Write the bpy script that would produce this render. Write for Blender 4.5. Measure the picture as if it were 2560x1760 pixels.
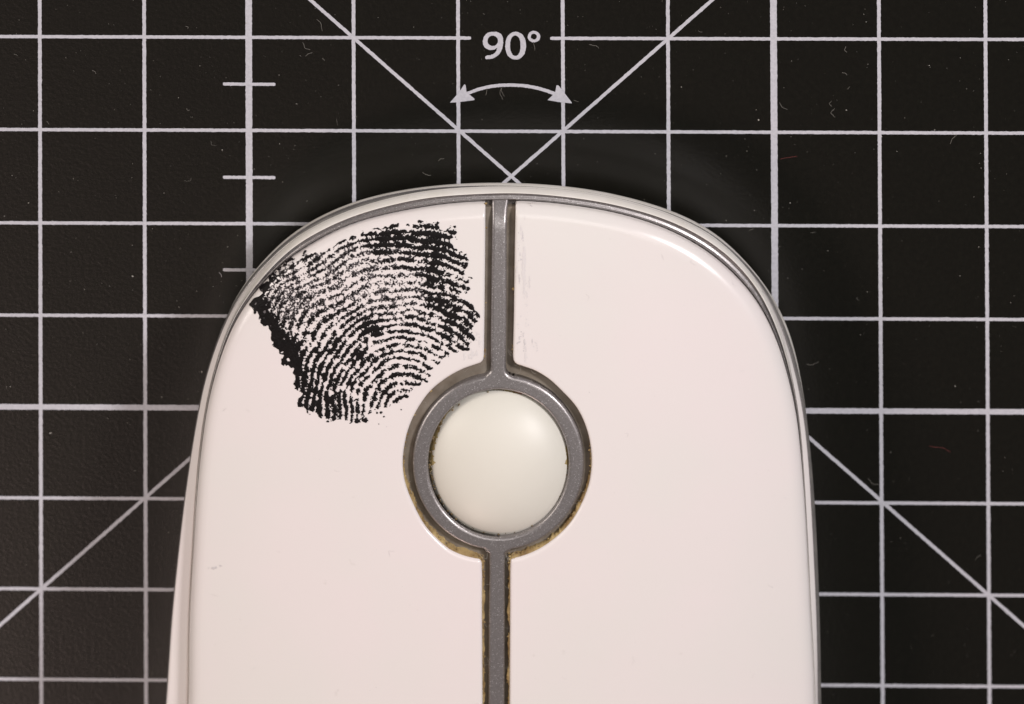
import bpy, bmesh, math, random
import numpy as np
from mathutils import Vector, Matrix

# ------------------------------------------------------------------ scene, camera, light
for o in list(bpy.data.objects):
    bpy.data.objects.remove(o)
scene = bpy.context.scene
COL = scene.collection
CM = 0.01                                   # everything below is designed in centimetres
rng = np.random.default_rng(7)
random.seed(7)

TILT = math.radians(28.45)                  # the lens leans towards the nose of the mouse
DIST = 400.0                                # long tele lens, cm
PX = 263.0                                  # photograph pixels per cm on the mat
sT, cT = math.sin(TILT), math.cos(TILT)
CAM = np.array([0.0, DIST * sT, DIST * cT])
RIGHT = np.array([1.0, 0, 0])
UP = np.array([0, cT, -sT])

cam_d = bpy.data.cameras.new('camera')
cam = bpy.data.objects.new('camera', cam_d)
COL.objects.link(cam)
cam.location = Vector(CAM * CM)
back = Vector((0, sT, cT))
m = Matrix((Vector(RIGHT), Vector(UP), back)).transposed()
cam.rotation_euler = m.to_euler()
cam_d.sensor_width = 36.0
cam_d.lens = 36.0 * DIST / (2560.0 / PX)
cam_d.clip_start = 0.5
cam_d.clip_end = 50
cam_d.dof.use_dof = True
cam_d.dof.focus_distance = (DIST - 1.75) * CM
cam_d.dof.aperture_fstop = 48
scene.camera = cam

world = bpy.data.worlds.new('World')
scene.world = world
world.use_nodes = True
bg = world.node_tree.nodes['Background']
bg.inputs[0].default_value = (1.0, 0.94, 0.88, 1)
bg.inputs[1].default_value = 0.085


def area(name, direction, dist, size, power, color):
    d = bpy.data.lights.new(name, 'AREA')
    d.shape = 'DISK'
    d.size = size * CM
    d.energy = power
    d.color = color
    o = bpy.data.objects.new(name, d)
    COL.objects.link(o)
    v = Vector(direction).normalized()
    o.location = v * dist * CM
    o.rotation_euler = v.to_track_quat('Z', 'Y').to_euler()
    return o


area('key_softbox', (0.54, 0.54, 0.62), 80, 14, 4.45, (1.0, 0.955, 0.965))
area('left_softbox', (-0.80, 0.50, 0.34), 90, 46, 3.6, (1.0, 0.91, 0.84))
area('top_fill', (0.12, 0.50, 0.86), 110, 55, 1.95, (1.0, 0.945, 0.91))  # added fill from above, stands in for ambient light taken from the world
area('rear_lamp', (-0.33, -0.635, 0.70), 37, 9, 0.27, (1.0, 0.74, 0.66))

scene.view_settings.view_transform = 'Standard'
scene.view_settings.look = 'None'
scene.view_settings.exposure = 0.0
scene.view_settings.gamma = 1.0
scene.render.engine = 'CYCLES'

# ------------------------------------------------------------------ geometry helpers (numpy)


def unproj(P, z):
    """photograph pixels -> points at height z (scalar or array), in cm"""
    P = np.asarray(P, float).reshape(-1, 2)
    u = (P[:, 0] - 1280.0) / PX
    v = (880.0 - P[:, 1]) / PX
    q = u[:, None] * RIGHT + v[:, None] * UP
    d = q - CAM
    t = (np.asarray(z) - CAM[2]) / d[:, 2]
    return CAM + d * t[:, None]


def unproj_surf(P, f, n=14):
    P = np.asarray(P, float).reshape(-1, 2)
    z = np.full(len(P), 1.5)
    for _ in range(n):
        w = unproj(P, z)
        z = f(w[:, 0], w[:, 1])
    return unproj(P, z)


def catmull(P, per=8, closed=False):
    P = np.asarray(P, float)
    n = len(P)
    out = []
    rngi = range(n) if closed else range(n - 1)
    for i in rngi:
        if closed:
            a, b, c, d = P[(i - 1) % n], P[i], P[(i + 1) % n], P[(i + 2) % n]
        else:
            b, c = P[i], P[i + 1]
            a = P[i - 1] if i > 0 else 2 * b - c
            d = P[i + 2] if i + 2 < n else 2 * c - b
        # centripetal-ish: chord tangents
        lb = np.linalg.norm(c - b) + 1e-9
        la = np.linalg.norm(b - a) + 1e-9
        lc = np.linalg.norm(d - c) + 1e-9
        mb = ((b - a) / la * lb + (c - b) / lb * la) / (la + lb) * lb
        mc = ((c - b) / lb * lc + (d - c) / lc * lb) / (lb + lc) * lb
        for k in range(per):
            t = k / per
            h00 = 2 * t**3 - 3 * t**2 + 1
            h10 = t**3 - 2 * t**2 + t
            h01 = -2 * t**3 + 3 * t**2
            h11 = t**3 - t**2
            out.append(h00 * b + h10 * mb + h01 * c + h11 * mc)
    if not closed:
        out.append(P[-1])
    return np.array(out)


def seg_dist(pts, poly, closed=False, chunk=20000):
    """distance of pts (N,2) to polyline (M,2)"""
    A = poly
    B = np.roll(poly, -1, 0) if closed else poly[1:]
    A = A if closed else poly[:-1]
    ab = B - A
    L2 = (ab**2).sum(1) + 1e-12
    out = np.empty(len(pts))
    for s in range(0, len(pts), chunk):
        p = pts[s:s + chunk]
        t = ((p[:, None, 0] - A[None, :, 0]) * ab[None, :, 0] + (p[:, None, 1] - A[None, :, 1]) * ab[None, :, 1]) / L2
        t = np.clip(t, 0, 1)
        dx = p[:, None, 0] - A[None, :, 0] - t * ab[None, :, 0]
        dy = p[:, None, 1] - A[None, :, 1] - t * ab[None, :, 1]
        out[s:s + chunk] = np.sqrt((dx * dx + dy * dy).min(1))
    return out


def inside(pts, poly):
    x, y = pts[:, 0], pts[:, 1]
    c = np.zeros(len(pts), bool)
    n = len(poly)
    for i in range(n):
        x1, y1 = poly[i]
        x2, y2 = poly[(i + 1) % n]
        cond = ((y1 > y) != (y2 > y))
        xi = (x2 - x1) * (y - y1) / (y2 - y1 + 1e-12) + x1
        c ^= cond & (x < xi)
    return c


def gnoise(shape, sigma, r):
    a = r.standard_normal(shape)
    fy = np.fft.fftfreq(shape[0])[:, None]
    fx = np.fft.rfftfreq(shape[1])[None, :]
    g = np.exp(-2 * (math.pi * sigma)**2 * (fx**2 + fy**2))
    a = np.fft.irfft2(np.fft.rfft2(a) * g, s=shape)
    return a / (a.std() + 1e-9)


def mesh(name, V, F, mat, parent=None, smooth=True, origin=None):
    V = np.asarray(V, float) * CM
    o0 = np.zeros(3) if origin is None else np.asarray(origin, float) * CM
    me = bpy.data.meshes.new(name)
    me.from_pydata((V - o0).tolist(), [], F if isinstance(F, list) else F.tolist())
    me.update()
    if smooth:
        me.polygons.foreach_set('use_smooth', [True] * len(me.polygons))
    me.materials.append(mat)
    o = bpy.data.objects.new(name, me)
    COL.objects.link(o)
    o.location = Vector(o0)
    if parent is not None:
        o.parent = parent
        o.matrix_parent_inverse = parent.matrix_basis.inverted()
        if parent.parent is not None:
            o.matrix_parent_inverse = (parent.parent.matrix_basis @ parent.matrix_parent_inverse @ parent.matrix_basis).inverted()
    return o


def gridfaces(nr, nc, wrap=False):
    F = []
    for i in range(nr - 1):
        for j in range(nc - (0 if wrap else 1)):
            k = (j + 1) % nc
            F.append((i * nc + j, i * nc + k, (i + 1) * nc + k, (i + 1) * nc + j))
    return F


# ------------------------------------------------------------------ materials


class NT:
    def __init__(self, name):
        self.m = bpy.data.materials.new(name)
        self.m.use_nodes = True
        self.t = self.m.node_tree
        self.b = self.t.nodes['Principled BSDF']
        self.tc = self.t.nodes.new('ShaderNodeTexCoord')

    def n(self, kind, **kw):
        x = self.t.nodes.new('ShaderNode' + kind)
        for k, v in kw.items():
            if k in x.inputs:
                x.inputs[k].default_value = v
            else:
                setattr(x, k, v)
        return x

    def l(self, a, b):
        self.t.links.new(a, b)

    def noise(self, scale, detail=3, rough=0.5, dim=None):
        x = self.n('TexNoise')
        x.inputs['Scale'].default_value = scale
        x.inputs['Detail'].default_value = detail
        x.inputs['Roughness'].default_value = rough
        self.l(self.tc.outputs['Object'], x.inputs['Vector'])
        return x.outputs['Fac']

    def ramp(self, fac, stops, interp='LINEAR'):
        x = self.n('ValToRGB')
        x.color_ramp.interpolation = interp
        e = x.color_ramp.elements
        while len(e) < len(stops):
            e.new(0.5)
        for k, (p, c) in enumerate(stops):
            e[k].position = p
            e[k].color = (*c, 1) if len(c) == 3 else c
        self.l(fac, x.inputs['Fac'])
        return x.outputs['Color']

    def mix(self, fac, a, b, mode='MIX'):
        x = self.n('Mix', data_type='RGBA', blend_type=mode)
        for s, v in (('Factor', fac), ('A', a), ('B', b)):
            idx = {'Factor': 0, 'A': 6, 'B': 7}[s]
            if hasattr(v, 'is_linked') or hasattr(v, 'links'):
                self.l(v, x.inputs[idx])
            else:
                x.inputs[idx].default_value = v if idx == 0 else (*v, 1)
        return x.outputs[2]

    def bump(self, h, strength, dist):
        x = self.n('Bump')
        x.inputs['Strength'].default_value = strength
        x.inputs['Distance'].default_value = dist
        self.l(h, x.inputs['Height'])
        self.l(x.outputs['Normal'], self.b.inputs['Normal'])

    def set(self, **kw):
        for k, v in kw.items():
            s = self.b.inputs[k.replace('_', ' ')]
            if hasattr(v, 'links'):
                self.l(v, s)
            else:
                s.default_value = (*v, 1) if isinstance(v, tuple) and len(v) == 3 else v


def mat_plastic(name, c, tint):
    a = NT(name)
    big = a.noise(60, 3)
    col = a.mix(a.ramp(big, [(0.35, (0, 0, 0)), (0.7, (1, 1, 1))]), c, tint)
    # faint handling marks and specks
    sp = a.noise(700, 2)
    spm = a.ramp(sp, [(0.74, (0, 0, 0)), (0.80, (1, 1, 1))])
    col = a.mix(a.ramp(spm, [(0, (0, 0, 0)), (1, (0.10,) * 3)]), col, (0.30, 0.25, 0.2))
    a.set(Base_Color=col, Roughness=0.34, Specular_IOR_Level=0.5)
    rn = a.noise(240, 4)
    a.set(Roughness=a.ramp(rn, [(0.3, (0.17,) * 3), (0.7, (0.26,) * 3)]))
    return a.m


def mat_silver(name):
    a = NT(name)
    v = a.n('TexVoronoi')
    v.inputs['Scale'].default_value = 13000
    a.l(a.tc.outputs['Object'], v.inputs['Vector'])
    sep = a.n('SeparateColor')
    a.l(v.outputs['Color'], sep.inputs[0])
    big = a.noise(300, 3)
    base = a.ramp(sep.outputs[0], [(0.0, (0.235, 0.217, 0.215)), (0.80, (0.285, 0.264, 0.262)), (0.95, (0.34, 0.32, 0.32)), (0.994, (0.62, 0.6, 0.6))])
    base = a.mix(a.ramp(big, [(0.3, (0, 0, 0)), (0.75, (0.35,) * 3)]), base, (0.26, 0.24, 0.238))
    a.set(Base_Color=base, Metallic=0.6, Roughness=0.36, Coat_Weight=0.6, Coat_Roughness=0.16)
    a.bump(sep.outputs[1], 0.25, 0.00002)
    return a.m


def mat_simple(name, c1, c2, scale, rough, bump=0.0, bscale=None, bd=0.0001, **kw):
    a = NT(name)
    col = a.ramp(a.noise(scale, 4, 0.6), [(0.32, c1), (0.68, c2)])
    a.set(Base_Color=col, Roughness=rough, **kw)
    if bump:
        a.bump(a.noise(bscale or scale * 3, 4, 0.6), bump, bd)
    return a.m


M_SHELL = mat_plastic('white_plastic', (0.84, 0.765, 0.758), (0.805, 0.768, 0.74))
M_LIP = mat_simple('cream_with_lip_glare', (0.88, 0.845, 0.80), (0.83, 0.79, 0.725), 420, 0.34)  # light reflected by the silver lips, put into the colour; base tray too
M_SILVER = mat_silver('silver_paint')
M_FLOOR = mat_simple('grimy_channel', (0.15, 0.118, 0.085), (0.24, 0.205, 0.165), 500, 0.6, 0.4, 900, 0.0001)
M_GRIME = mat_simple('brown_grime', (0.30, 0.22, 0.11), (0.10, 0.06, 0.03), 900, 0.8)
M_GRIME2 = mat_simple('pale_grime', (0.50, 0.37, 0.17), (0.20, 0.115, 0.04), 600, 0.8)
M_BALL = mat_simple('ivory_plastic', (0.775, 0.75, 0.675), (0.75, 0.72, 0.645), 120, 0.43, 0.10, 1500, 0.00003)
M_INKFP = mat_simple('black_ink', (0.0035, 0.0025, 0.0025), (0.007, 0.005, 0.005), 900, 0.6, 0.5, 2500, 0.00004, Specular_IOR_Level=0.18)
M_THIN = mat_simple('thin_grey_ink', (0.05, 0.042, 0.044), (0.17, 0.15, 0.155), 5000, 0.5)
M_FIBRE = mat_simple('pale_fibre', (0.28, 0.26, 0.23), (0.40, 0.38, 0.34), 300, 0.7)
M_REDF = mat_simple('red_fibre', (0.32, 0.06, 0.06), (0.2, 0.05, 0.05), 300, 0.7)
M_DUST = mat_simple('dust_speck', (0.42, 0.38, 0.32), (0.6, 0.58, 0.54), 5000, 0.8)
M_DARK = mat_simple('dark_underside', (0.03, 0.03, 0.03), (0.045, 0.043, 0.04), 200, 0.6)


def mat_matblack():
    a = NT('black_mat_vinyl')
    g = a.noise(2600, 3, 0.6)
    col = a.ramp(a.noise(1800, 4, 0.7), [(0.3, (0.0046, 0.0043, 0.0030)), (0.62, (0.0070, 0.0065, 0.0046)), (0.82, (0.0125, 0.0113, 0.0083))])
    a.set(Base_Color=col, Roughness=0.27, Specular_IOR_Level=0.5)
    a.bump(g, 0.30, 0.00005)
    return a.m


def mat_print():
    a = NT('white_print')
    col = a.ramp(a.noise(3500, 3, 0.7), [(0.28, (0.50, 0.50, 0.55)), (0.6, (0.615, 0.61, 0.665))])
    a.set(Base_Color=col, Roughness=0.6)
    a.bump(a.noise(2600, 3, 0.6), 0.4, 0.00005)
    return a.m


M_MAT = mat_matblack()
M_PRINT = mat_print()

# ------------------------------------------------------------------ cutting mat
MX0, MX1, MY0, MY1, MT = -22.5, 22.5, -16.0, 14.0, 0.3


def make_mat():
    rr = 0.8
    pts = []
    for cx, cy, a0 in ((MX1 - rr, MY1 - rr, 0), (MX0 + rr, MY1 - rr, 90), (MX0 + rr, MY0 + rr, 180), (MX1 - rr, MY0 + rr, 270)):
        for k in range(9):
            a = math.radians(a0 + k * 90 / 8)
            pts.append((cx + rr * math.cos(a), cy + rr * math.sin(a)))
    n = len(pts)
    c = np.array([(MX0 + MX1) / 2, (MY0 + MY1) / 2])
    V = []
    for z, s in ((-MT, 0), (-0.03, 0), (0.0, 0.03)):
        for p in pts:
            d = (np.array(p) - c)
            q = np.array(p) - np.sign(d) * s
            V.append((q[0], q[1], z))
    F = []
    for i in range(2):
        for j in range(n):
            k = (j + 1) % n
            F.append((i * n + j, i * n + k, (i + 1) * n + k, (i + 1) * n + j))
    F.append(tuple(range(2 * n, 3 * n)))
    F.append(tuple(reversed(range(n))))
    return mesh('cutting_mat', V, F, M_MAT, smooth=False)


MAT = make_mat()
MAT['label'] = 'black self-healing cutting mat with white printed grid and angle marks under the mouse'
MAT['category'] = 'cutting mat'

PZ = 0.004


def strip(name, A, B, w, z, step=0.012, rough=0.0011):
    """printed stroke along the polyline A..B on the mat, ragged edges"""
    A = np.asarray(A, float)
    B = np.asarray(B, float)
    L = np.linalg.norm(B - A)
    n = max(2, int(L / step))
    t = np.linspace(0, 1, n + 1)
    d = (B - A) / L
    nn = np.array([-d[1], d[0]])
    c = A + t[:, None] * (B - A)
    e1 = w / 2 + rng.normal(0, rough, n + 1)
    e2 = w / 2 + rng.normal(0, rough, n + 1)
    if True:
        e1[0] *= 0.7; e2[0] *= 0.7; e1[-1] *= 0.7; e2[-1] *= 0.7
    V = np.zeros((2 * (n + 1), 3))
    V[0::2, :2] = c + nn * e1[:, None]
    V[1::2, :2] = c - nn * e2[:, None]
    V[:, 2] = z
    F = [(2 * i, 2 * i + 1, 2 * i + 3, 2 * i + 2) for i in range(n)]
    mesh(name, V, F, M_PRINT, MAT, smooth=False)


def mline(p, q, lo, hi, axis):
    """extend the line through p,q until coordinate axis spans lo..hi"""
    d = q - p
    a = p + d * (lo - p[axis]) / d[axis]
    b = p + d * (hi - p[axis]) / d[axis]
    return a, b


vtop = [99.5, 360.5, 621.8, 883.9, 1145.3, 1407.0, 1670.0, 1934.0, 2197.5, 2463.8]
vbot = [x + 3.9 + 0.65 * i for i, x in enumerate(vtop)]
hrow = [(89.2, 96.0), (323.4, 332.0), (556.6, 565.5), (787.5, 797.8), (1016.8, 1028.6), (1244.3, 1258.4), (1471.4, 1487.5), (1697.6, 1715.4)]
VL = []
for a, b in zip(vtop, vbot):
    w = unproj([(a, 92), (b, 1705)], 0.0)[:, :2]
    VL.append((w[0], w[1]))
HL = []
for a, b in hrow:
    w = unproj([(100, a), (2464, b)], 0.0)[:, :2]
    HL.append((w[0], w[1]))
GX0, GX1, GY0, GY1 = -21.4, 21.6, -15.0, 13.0
THIN, THICK = 0.0345, 0.0625


def xline(i):
    if 0 <= i < 10:
        return VL[i]
    base = VL[0] if i < 0 else VL[9]
    k = i if i < 0 else i - 9
    return base[0] + np.array([k * 1.0, 0]), base[1] + np.array([k * 1.0, 0])


def yline(j):
    if 0 <= j < 8:
        return HL[j]
    base = HL[0] if j < 0 else HL[7]
    k = j if j < 0 else j - 7
    return base[0] - np.array([0, k * 1.0]), base[1] - np.array([0, k * 1.0])


for i in range(-16, 27):
    p, q = xline(i)
    a, b = mline(p, q, GY0, GY1, 1)
    if a[0] < GX0 or a[0] > GX1:
        continue
    strip('grid_line', a, b, THICK if i % 5 == 2 else THIN, PZ, 0.02)
for j in range(-9, 19):
    p, q = yline(j)
    if not (GY0 < p[1] < GY1):
        continue
    a, b = mline(p, q, GX0, GX1, 0)
    wd = 0.059 if j % 5 == 4 else THIN * 1.02
    if j == 0:       # broken for the angle figure
        g = unproj([(1177.5, 94.5), (1375.5, 95.2)], 0.0)[:, :2]
        strip('grid_line', a, g[0], wd, PZ + 0.0006, 0.02)
        strip('grid_line', g[1], b, wd, PZ + 0.0006, 0.02)
    else:
        strip('grid_line', a, b, wd, PZ + 0.0006, 0.02)
# the two 45 degree lines that cross in front of the mouse
D1 = unproj([(885.0, 95.0), (2469.4, 1484.0)], 0)[:, :2]
D1[0] = unproj([(884.3, 94.3)], 0)[0, :2]
D1[1] = unproj([(2468.5, 1484.5)], 0)[0, :2]
D2 = unproj([(1670.3, 95.8), (103.2, 1471.6)], 0)[:, :2]
for (p, q), zz in ((D1, 0.0012), (D2, 0.0018)):
    a, b = mline(p, q, GY0 + 3, GY1 - 3, 1)
    strip('diagonal_line', a, b, THIN, PZ + zz, 0.02)
# half-centimetre ticks across the heavy line
for y in (209.5, 442.6, 674.0):
    w = unproj([(557.5, y - 0.3), (688.5, y + 0.6)], 0)[:, :2]
    strip('tick_mark', w[0], w[1], THIN * 0.98, PZ + 0.0024, 0.012)
# more of them out of view, along the same heavy line
for k in range(1, 9):
    for y0 in (HL[0][0][1] + k - 0.5,):
        x = VL[2][0][0]
        strip('tick_mark', (x - 0.25, y0), (x + 0.25, y0), THIN * 0.98, PZ + 0.0024, 0.02)


def z3(P):       # pixels of a 5.805x enlargement whose corner is (1100, 40)
    P = np.asarray(P, float)
    return np.stack([1100 + P[:, 0] / 5.805, 40 + P[:, 1] / 5.805], 1)


def fill_shape(name, loops, z):
    """filled flat print from closed outlines (holes by even-odd)"""
    cu = bpy.data.curves.new(name, 'CURVE')
    cu.dimensions = '2D'
    cu.fill_mode = 'BOTH'
    for L in loops:
        w = unproj(z3(L), 0.0)[:, :2]
        w = w + rng.normal(0, 0.0012, w.shape)
        s = cu.splines.new('POLY')
        s.points.add(len(w) - 1)
        for k, p in enumerate(w):
            s.points[k].co = (p[0] * CM, p[1] * CM, 0, 1)
        s.use_cyclic_u = True
    tmp = bpy.data.objects.new('tmp', cu)
    COL.objects.link(tmp)
    dg = bpy.context.evaluated_depsgraph_get()
    me = bpy.data.meshes.new_from_object(tmp.evaluated_get(dg))
    bpy.data.objects.remove(tmp)
    bpy.data.curves.remove(cu)
    V = np.array([v.co[:] for v in me.vertices]) / CM
    V[:, 2] = z
    F = []
    for p in me.polygons:
        f = list(p.vertices)
        a, b, c = V[f[0]], V[f[1]], V[f[2]]
        if np.cross(b - a, c - a)[2] < 0:
            f.reverse()
        F.append(tuple(f))
    bpy.data.meshes.remove(me)
    return mesh(name, V, F, M_PRINT, MAT, smooth=False)


def ell(cx, cy, rx, ry, n=72, e=2.0):
    t = np.linspace(0, 2 * math.pi, n, endpoint=False)
    c, s = np.cos(t), np.sin(t)
    return np.stack([cx + rx * np.sign(c) * np.abs(c)**(2 / e), cy + ry * np.sign(s) * np.abs(s)**(2 / e)], 1)


nine_out = catmull([(918, 362), (905, 285), (860, 240), (775, 224), (690, 242), (636, 300), (622, 362), (634, 425), (680, 472), (745, 488), (800, 474), (832, 455)], 6)
nine_tail = catmull([(832, 455), (815, 505), (775, 545), (725, 563), (672, 570)], 6)
nine_end = np.array([(662, 580), (658, 608), (668, 622)])
nine_back = catmull([(668, 622), (740, 616), (812, 588), (872, 532), (908, 450), (918, 362)], 6)
fill_shape('numeral_nine', [np.vstack([nine_out[:-1], nine_tail[:-1], nine_end[:-1], nine_back[:-1]]), ell(765, 355, 75, 75)], PZ + 0.003)
fill_shape('numeral_zero', [ell(1098, 426, 151, 202, 84, 2.15), ell(1093, 426, 76, 148, 72, 2.2)], PZ + 0.003)
fill_shape('degree_sign', [ell(1364, 294, 91, 83), ell(1362, 294, 44, 43, 48)], PZ + 0.003)
arc_c = catmull([(395, 1120), (560, 1058), (720, 1020), (860, 1002), (1030, 997), (1250, 1010), (1450, 1050), (1665, 1122)], 10)
dn = np.gradient(arc_c, axis=0)
dn /= np.linalg.norm(dn, axis=1)[:, None]
nv = np.stack([-dn[:, 1], dn[:, 0]], 1) * 24
ARROW = fill_shape('angle_arrow', [np.vstack([arc_c + nv, (arc_c - nv)[::-1]])], PZ + 0.0036)
fill_shape('arrow_head', [np.array([(145, 1250), (240, 1140), (305, 1062), (345, 995), (360, 985), (374, 1000), (388, 1100), (440, 1148), (505, 1196), (492, 1214), (330, 1236), (240, 1250)])], PZ + 0.0042)
fill_shape('arrow_head', [np.array([(1915, 1252), (1820, 1128), (1765, 1062), (1722, 1005), (1708, 998), (1692, 1006), (1672, 1100), (1620, 1160), (1560, 1214), (1740, 1242), (1905, 1262)])], PZ + 0.0042)

# ------------------------------------------------------------------ mouse: traced outlines (photograph pixels)
# cuts across the rim: outer lip edge, outer lip inner edge, wall foot, wall head, inner lip inner edge, button edge
SIDE_L = [  # y, then x of the six edges (left flank, bottom to top)
    (1760, 414.6, 415.0, 415.6, 470.5, 471.5, 472.7),
    (1660, 421.0, 421.4, 422.0, 471.7, 472.7, 473.9),
    (1560, 427.6, 428.0, 428.6, 473.0, 474.0, 475.2),
    (1460, 437.0, 437.4, 438.0, 477.4, 478.4, 479.8),
    (1360, 447.7, 448.2, 448.8, 483.0, 484.2, 485.8),
    (1280, 457.0, 457.6, 458.2, 487.6, 489.0, 490.6),
    (1200, 467.6, 468.2, 469.0, 492.6, 494.0, 496.2),
    (1100, 482.7, 483.3, 484.2, 502.6, 504.2, 507.0),
    (1000, 500.7, 501.4, 502.4, 518.0, 519.8, 522.4),
    (940, 513.5, 514.3, 515.4, 532.0, 534.0, 537.5),
    (880, 532.0, 533.0, 534.4, 549.5, 552.0, 556.5),
    (840, 546.2, 547.6, 549.4, 562.0, 565.0, 571.0),
    (800, 560.5, 562.4, 565.0, 576.5, 581.0, 589.0),
    (770, 573.5, 576.5, 580.5, 592.0, 598.5, 608.5),
    (740, 588.8, 593.0, 599.0, 609.0, 617.0, 630.0),
    (700, 613.9, 620.5, 628.3, 640.2, 651.0, 666.0),
    (650, 656.0, 665.5, 674.0, 680.3, 694.0, 716.5),
]
TOP = [  # x, then y of the six edges (front, left to right)
    (748.9, 570.0, 580.5, 588.0, 591.6, 606.0, 632.0),
    (817.8, 532.0, 542.0, 551.0, 555.0, 569.0, 589.0),
    (886.7, 503.6, 513.5, 522.5, 526.0, 538.5, 559.5),
    (973, 481.7, 491.0, 499.0, 502.0, 514.7, 537.4),
    (1046.4, 469.3, 478.4, 483.0, 485.4, 497.8, 523.5),
    (1119.6, 461.5, 471.0, 474.8, 477.3, 489.5, 512.2),
    (1207, 457.3, 469.0, 471.0, 473.0, 485.2, 507.2),
    (1277.5, 457.4, 468.5, 469.6, 471.2, 482.4, 505.0),
    (1342, 460.0, 472.0, 473.0, 474.4, 485.6, 507.4),
    (1406.7, 465.2, 477.4, 478.0, 479.4, 491.8, 514.0),
    (1497, 477.6, 488.6, 489.2, 490.6, 504.0, 527.0),
    (1589, 498.4, 510.8, 511.6, 513.0, 525.0, 548.0),
    (1653.8, 517.8, 528.6, 530.0, 531.9, 544.2, 570.0),
    (1718.4, 543.6, 555.0, 557.2, 559.2, 572.0, 600.0),
    (1778.3, 575.8, 587.4, 590.0, 592.6, 606.5, 638.0),
]
SIDE_R = [  # y, then x (right flank, top to bottom); order outer -> inner
    (650, 1864.5, 1855.0, 1852.0, 1848.5, 1836.0, 1795.0),
    (690, 1899.0, 1890.5, 1886.5, 1882.0, 1870.5, 1836.5),
    (735, 1931.2, 1923.6, 1919.0, 1914.6, 1904.4, 1879.5),
    (791.6, 1961.2, 1954.4, 1943.0, 1938.0, 1930.0, 1914.5),
    (848, 1981.0, 1975.4, 1964.0, 1958.5, 1952.7, 1940.5),
    (904.4, 1995.4, 1991.6, 1982.0, 1973.0, 1969.6, 1960.0),
    (959, 2004.4, 2001.7, 1993.2, 1981.6, 1979.6, 1972.8),
    (1005, 2012.0, 2010.2, 2003.5, 1992.2, 1990.8, 1985.4),
    (1090, 2022.3, 2021.4, 2014.8, 2001.8, 2000.8, 1996.6),
    (1175.6, 2030.0, 2029.4, 2022.3, 2008.4, 2007.6, 2005.0),
    (1256.6, 2036.0, 2035.4, 2027.2, 2013.4, 2012.8, 2011.0),
    (1400, 2043.6, 2043.0, 2034.6, 2021.2, 2020.6, 2019.2),
    (1519, 2048.0, 2047.4, 2040.0, 2026.8, 2026.2, 2025.0),
    (1630, 2050.8, 2050.2, 2043.0, 2033.0, 2032.4, 2031.4),
    (1760, 2052.4, 2051.8, 2044.6, 2038.0, 2037.2, 2036.0),
]
EDGE = []
for k in range(6):
    pts = [(r[1 + k], r[0]) for r in SIDE_L] + [(r[0], r[1 + k]) for r in TOP] + [(r[1 + k], r[0]) for r in SIDE_R]
    EDGE.append(np.array(pts))

XC = -0.17
YF = 2.30


def Hs(x, y):
    """crown of the mouse, before the rolled edge"""
    s = YF - y
    xx = x - XC - 0.012 * (y - 2)
    z = 0.69 + 0.40 * s - 0.0205 * s * s
    z = z - 0.030 * np.clip(s - 7.0, 0, None)**2.6
    return z - 0.034 * xx**2 - 0.0016 * xx**4


ROLL, ROLLW = 0.052, 0.10


def edge_h(x, y):
    return Hs(x, y) - ROLL


E5 = unproj_surf(EDGE[5], lambda x, y: edge_h(x, y) - 0.045)
CX, CY = XC, -3.0


def curve_world(k):
    P = EDGE[k]
    if k == 5:
        return E5
    zE = E5[:, 2]                      # same stations
    zl = zE + 0.045 - 0.31
    z = {4: zE + 0.01, 3: zE - 0.065, 2: zl + 0.13, 1: zl + 0.09, 0: zl}[k]
    if k == 3:
        z = np.maximum(z, zl + 0.15)
    return unproj(P, z)


REAR0 = np.array([(3.02, -4.6), (2.96, -6.0), (2.55, -7.4), (1.5, -8.5), (-0.15, -8.9), (-1.85, -8.5), (-2.95, -7.4), (-3.42, -6.0), (-3.46, -4.7)])
INSET = [0, 0.004, 0.02, 0.17, 0.175, 0.18]
NTH = 720
TH = np.linspace(0, 2 * math.pi, NTH, endpoint=False)


def polar(W, k):
    c = REAR0 - np.array([CX, CY])
    L = np.linalg.norm(c, axis=1)
    rear = np.array([CX, CY]) + c * (1 - INSET[k] / L)[:, None]
    full = np.vstack([W[:, :2], rear])
    full = catmull(full, 8, closed=True)
    d = full - np.array([CX, CY])
    th = np.unwrap(np.arctan2(d[:, 1], d[:, 0]))
    r = np.hypot(d[:, 0], d[:, 1])
    th = np.mod(th, 2 * math.pi)
    o = np.argsort(th)
    th, r = th[o], r[o]
    th = np.concatenate([th - 2 * math.pi, th, th + 2 * math.pi])
    r = np.concatenate([r, r, r])
    rr_ = np.interp(TH, th, r)
    kk = np.exp(-0.5 * (np.arange(-15, 16) / 4.0)**2)
    kk /= kk.sum()
    return np.convolve(np.concatenate([rr_[-15:], rr_, rr_[:15]]), kk, 'valid')


def ring_xy(r):
    return np.stack([CX + r * np.cos(TH), CY + r * np.sin(TH)], 1)


RAD = [polar(curve_world(k), k) for k in range(6)]
R5 = ring_xy(RAD[5])
zE = edge_h(R5[:, 0], R5[:, 1])
# heights on the sampled rings
ZL = zE - 0.31
ZR = {5: zE, 4: zE - 0.035, 3: np.maximum(zE - 0.11, ZL + 0.15), 2: ZL + 0.13, 1: ZL + 0.09, 0: ZL}


def zplate(x, y, bevel_poly=None, rb=0.028):
    p = np.stack([x, y], 1)
    dO = seg_dist(p, R5[::2], closed=True)
    z = Hs(x, y) - ROLL * np.clip(1 - dO / ROLLW, 0, None)**2
    if bevel_poly is not None:
        d = np.minimum(dO, seg_dist(p, bevel_poly))
        q = np.clip(rb - d, 0, rb)
        z = z - (rb - np.sqrt(np.clip(rb * rb - q * q, 0, None)))
    return z


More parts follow.
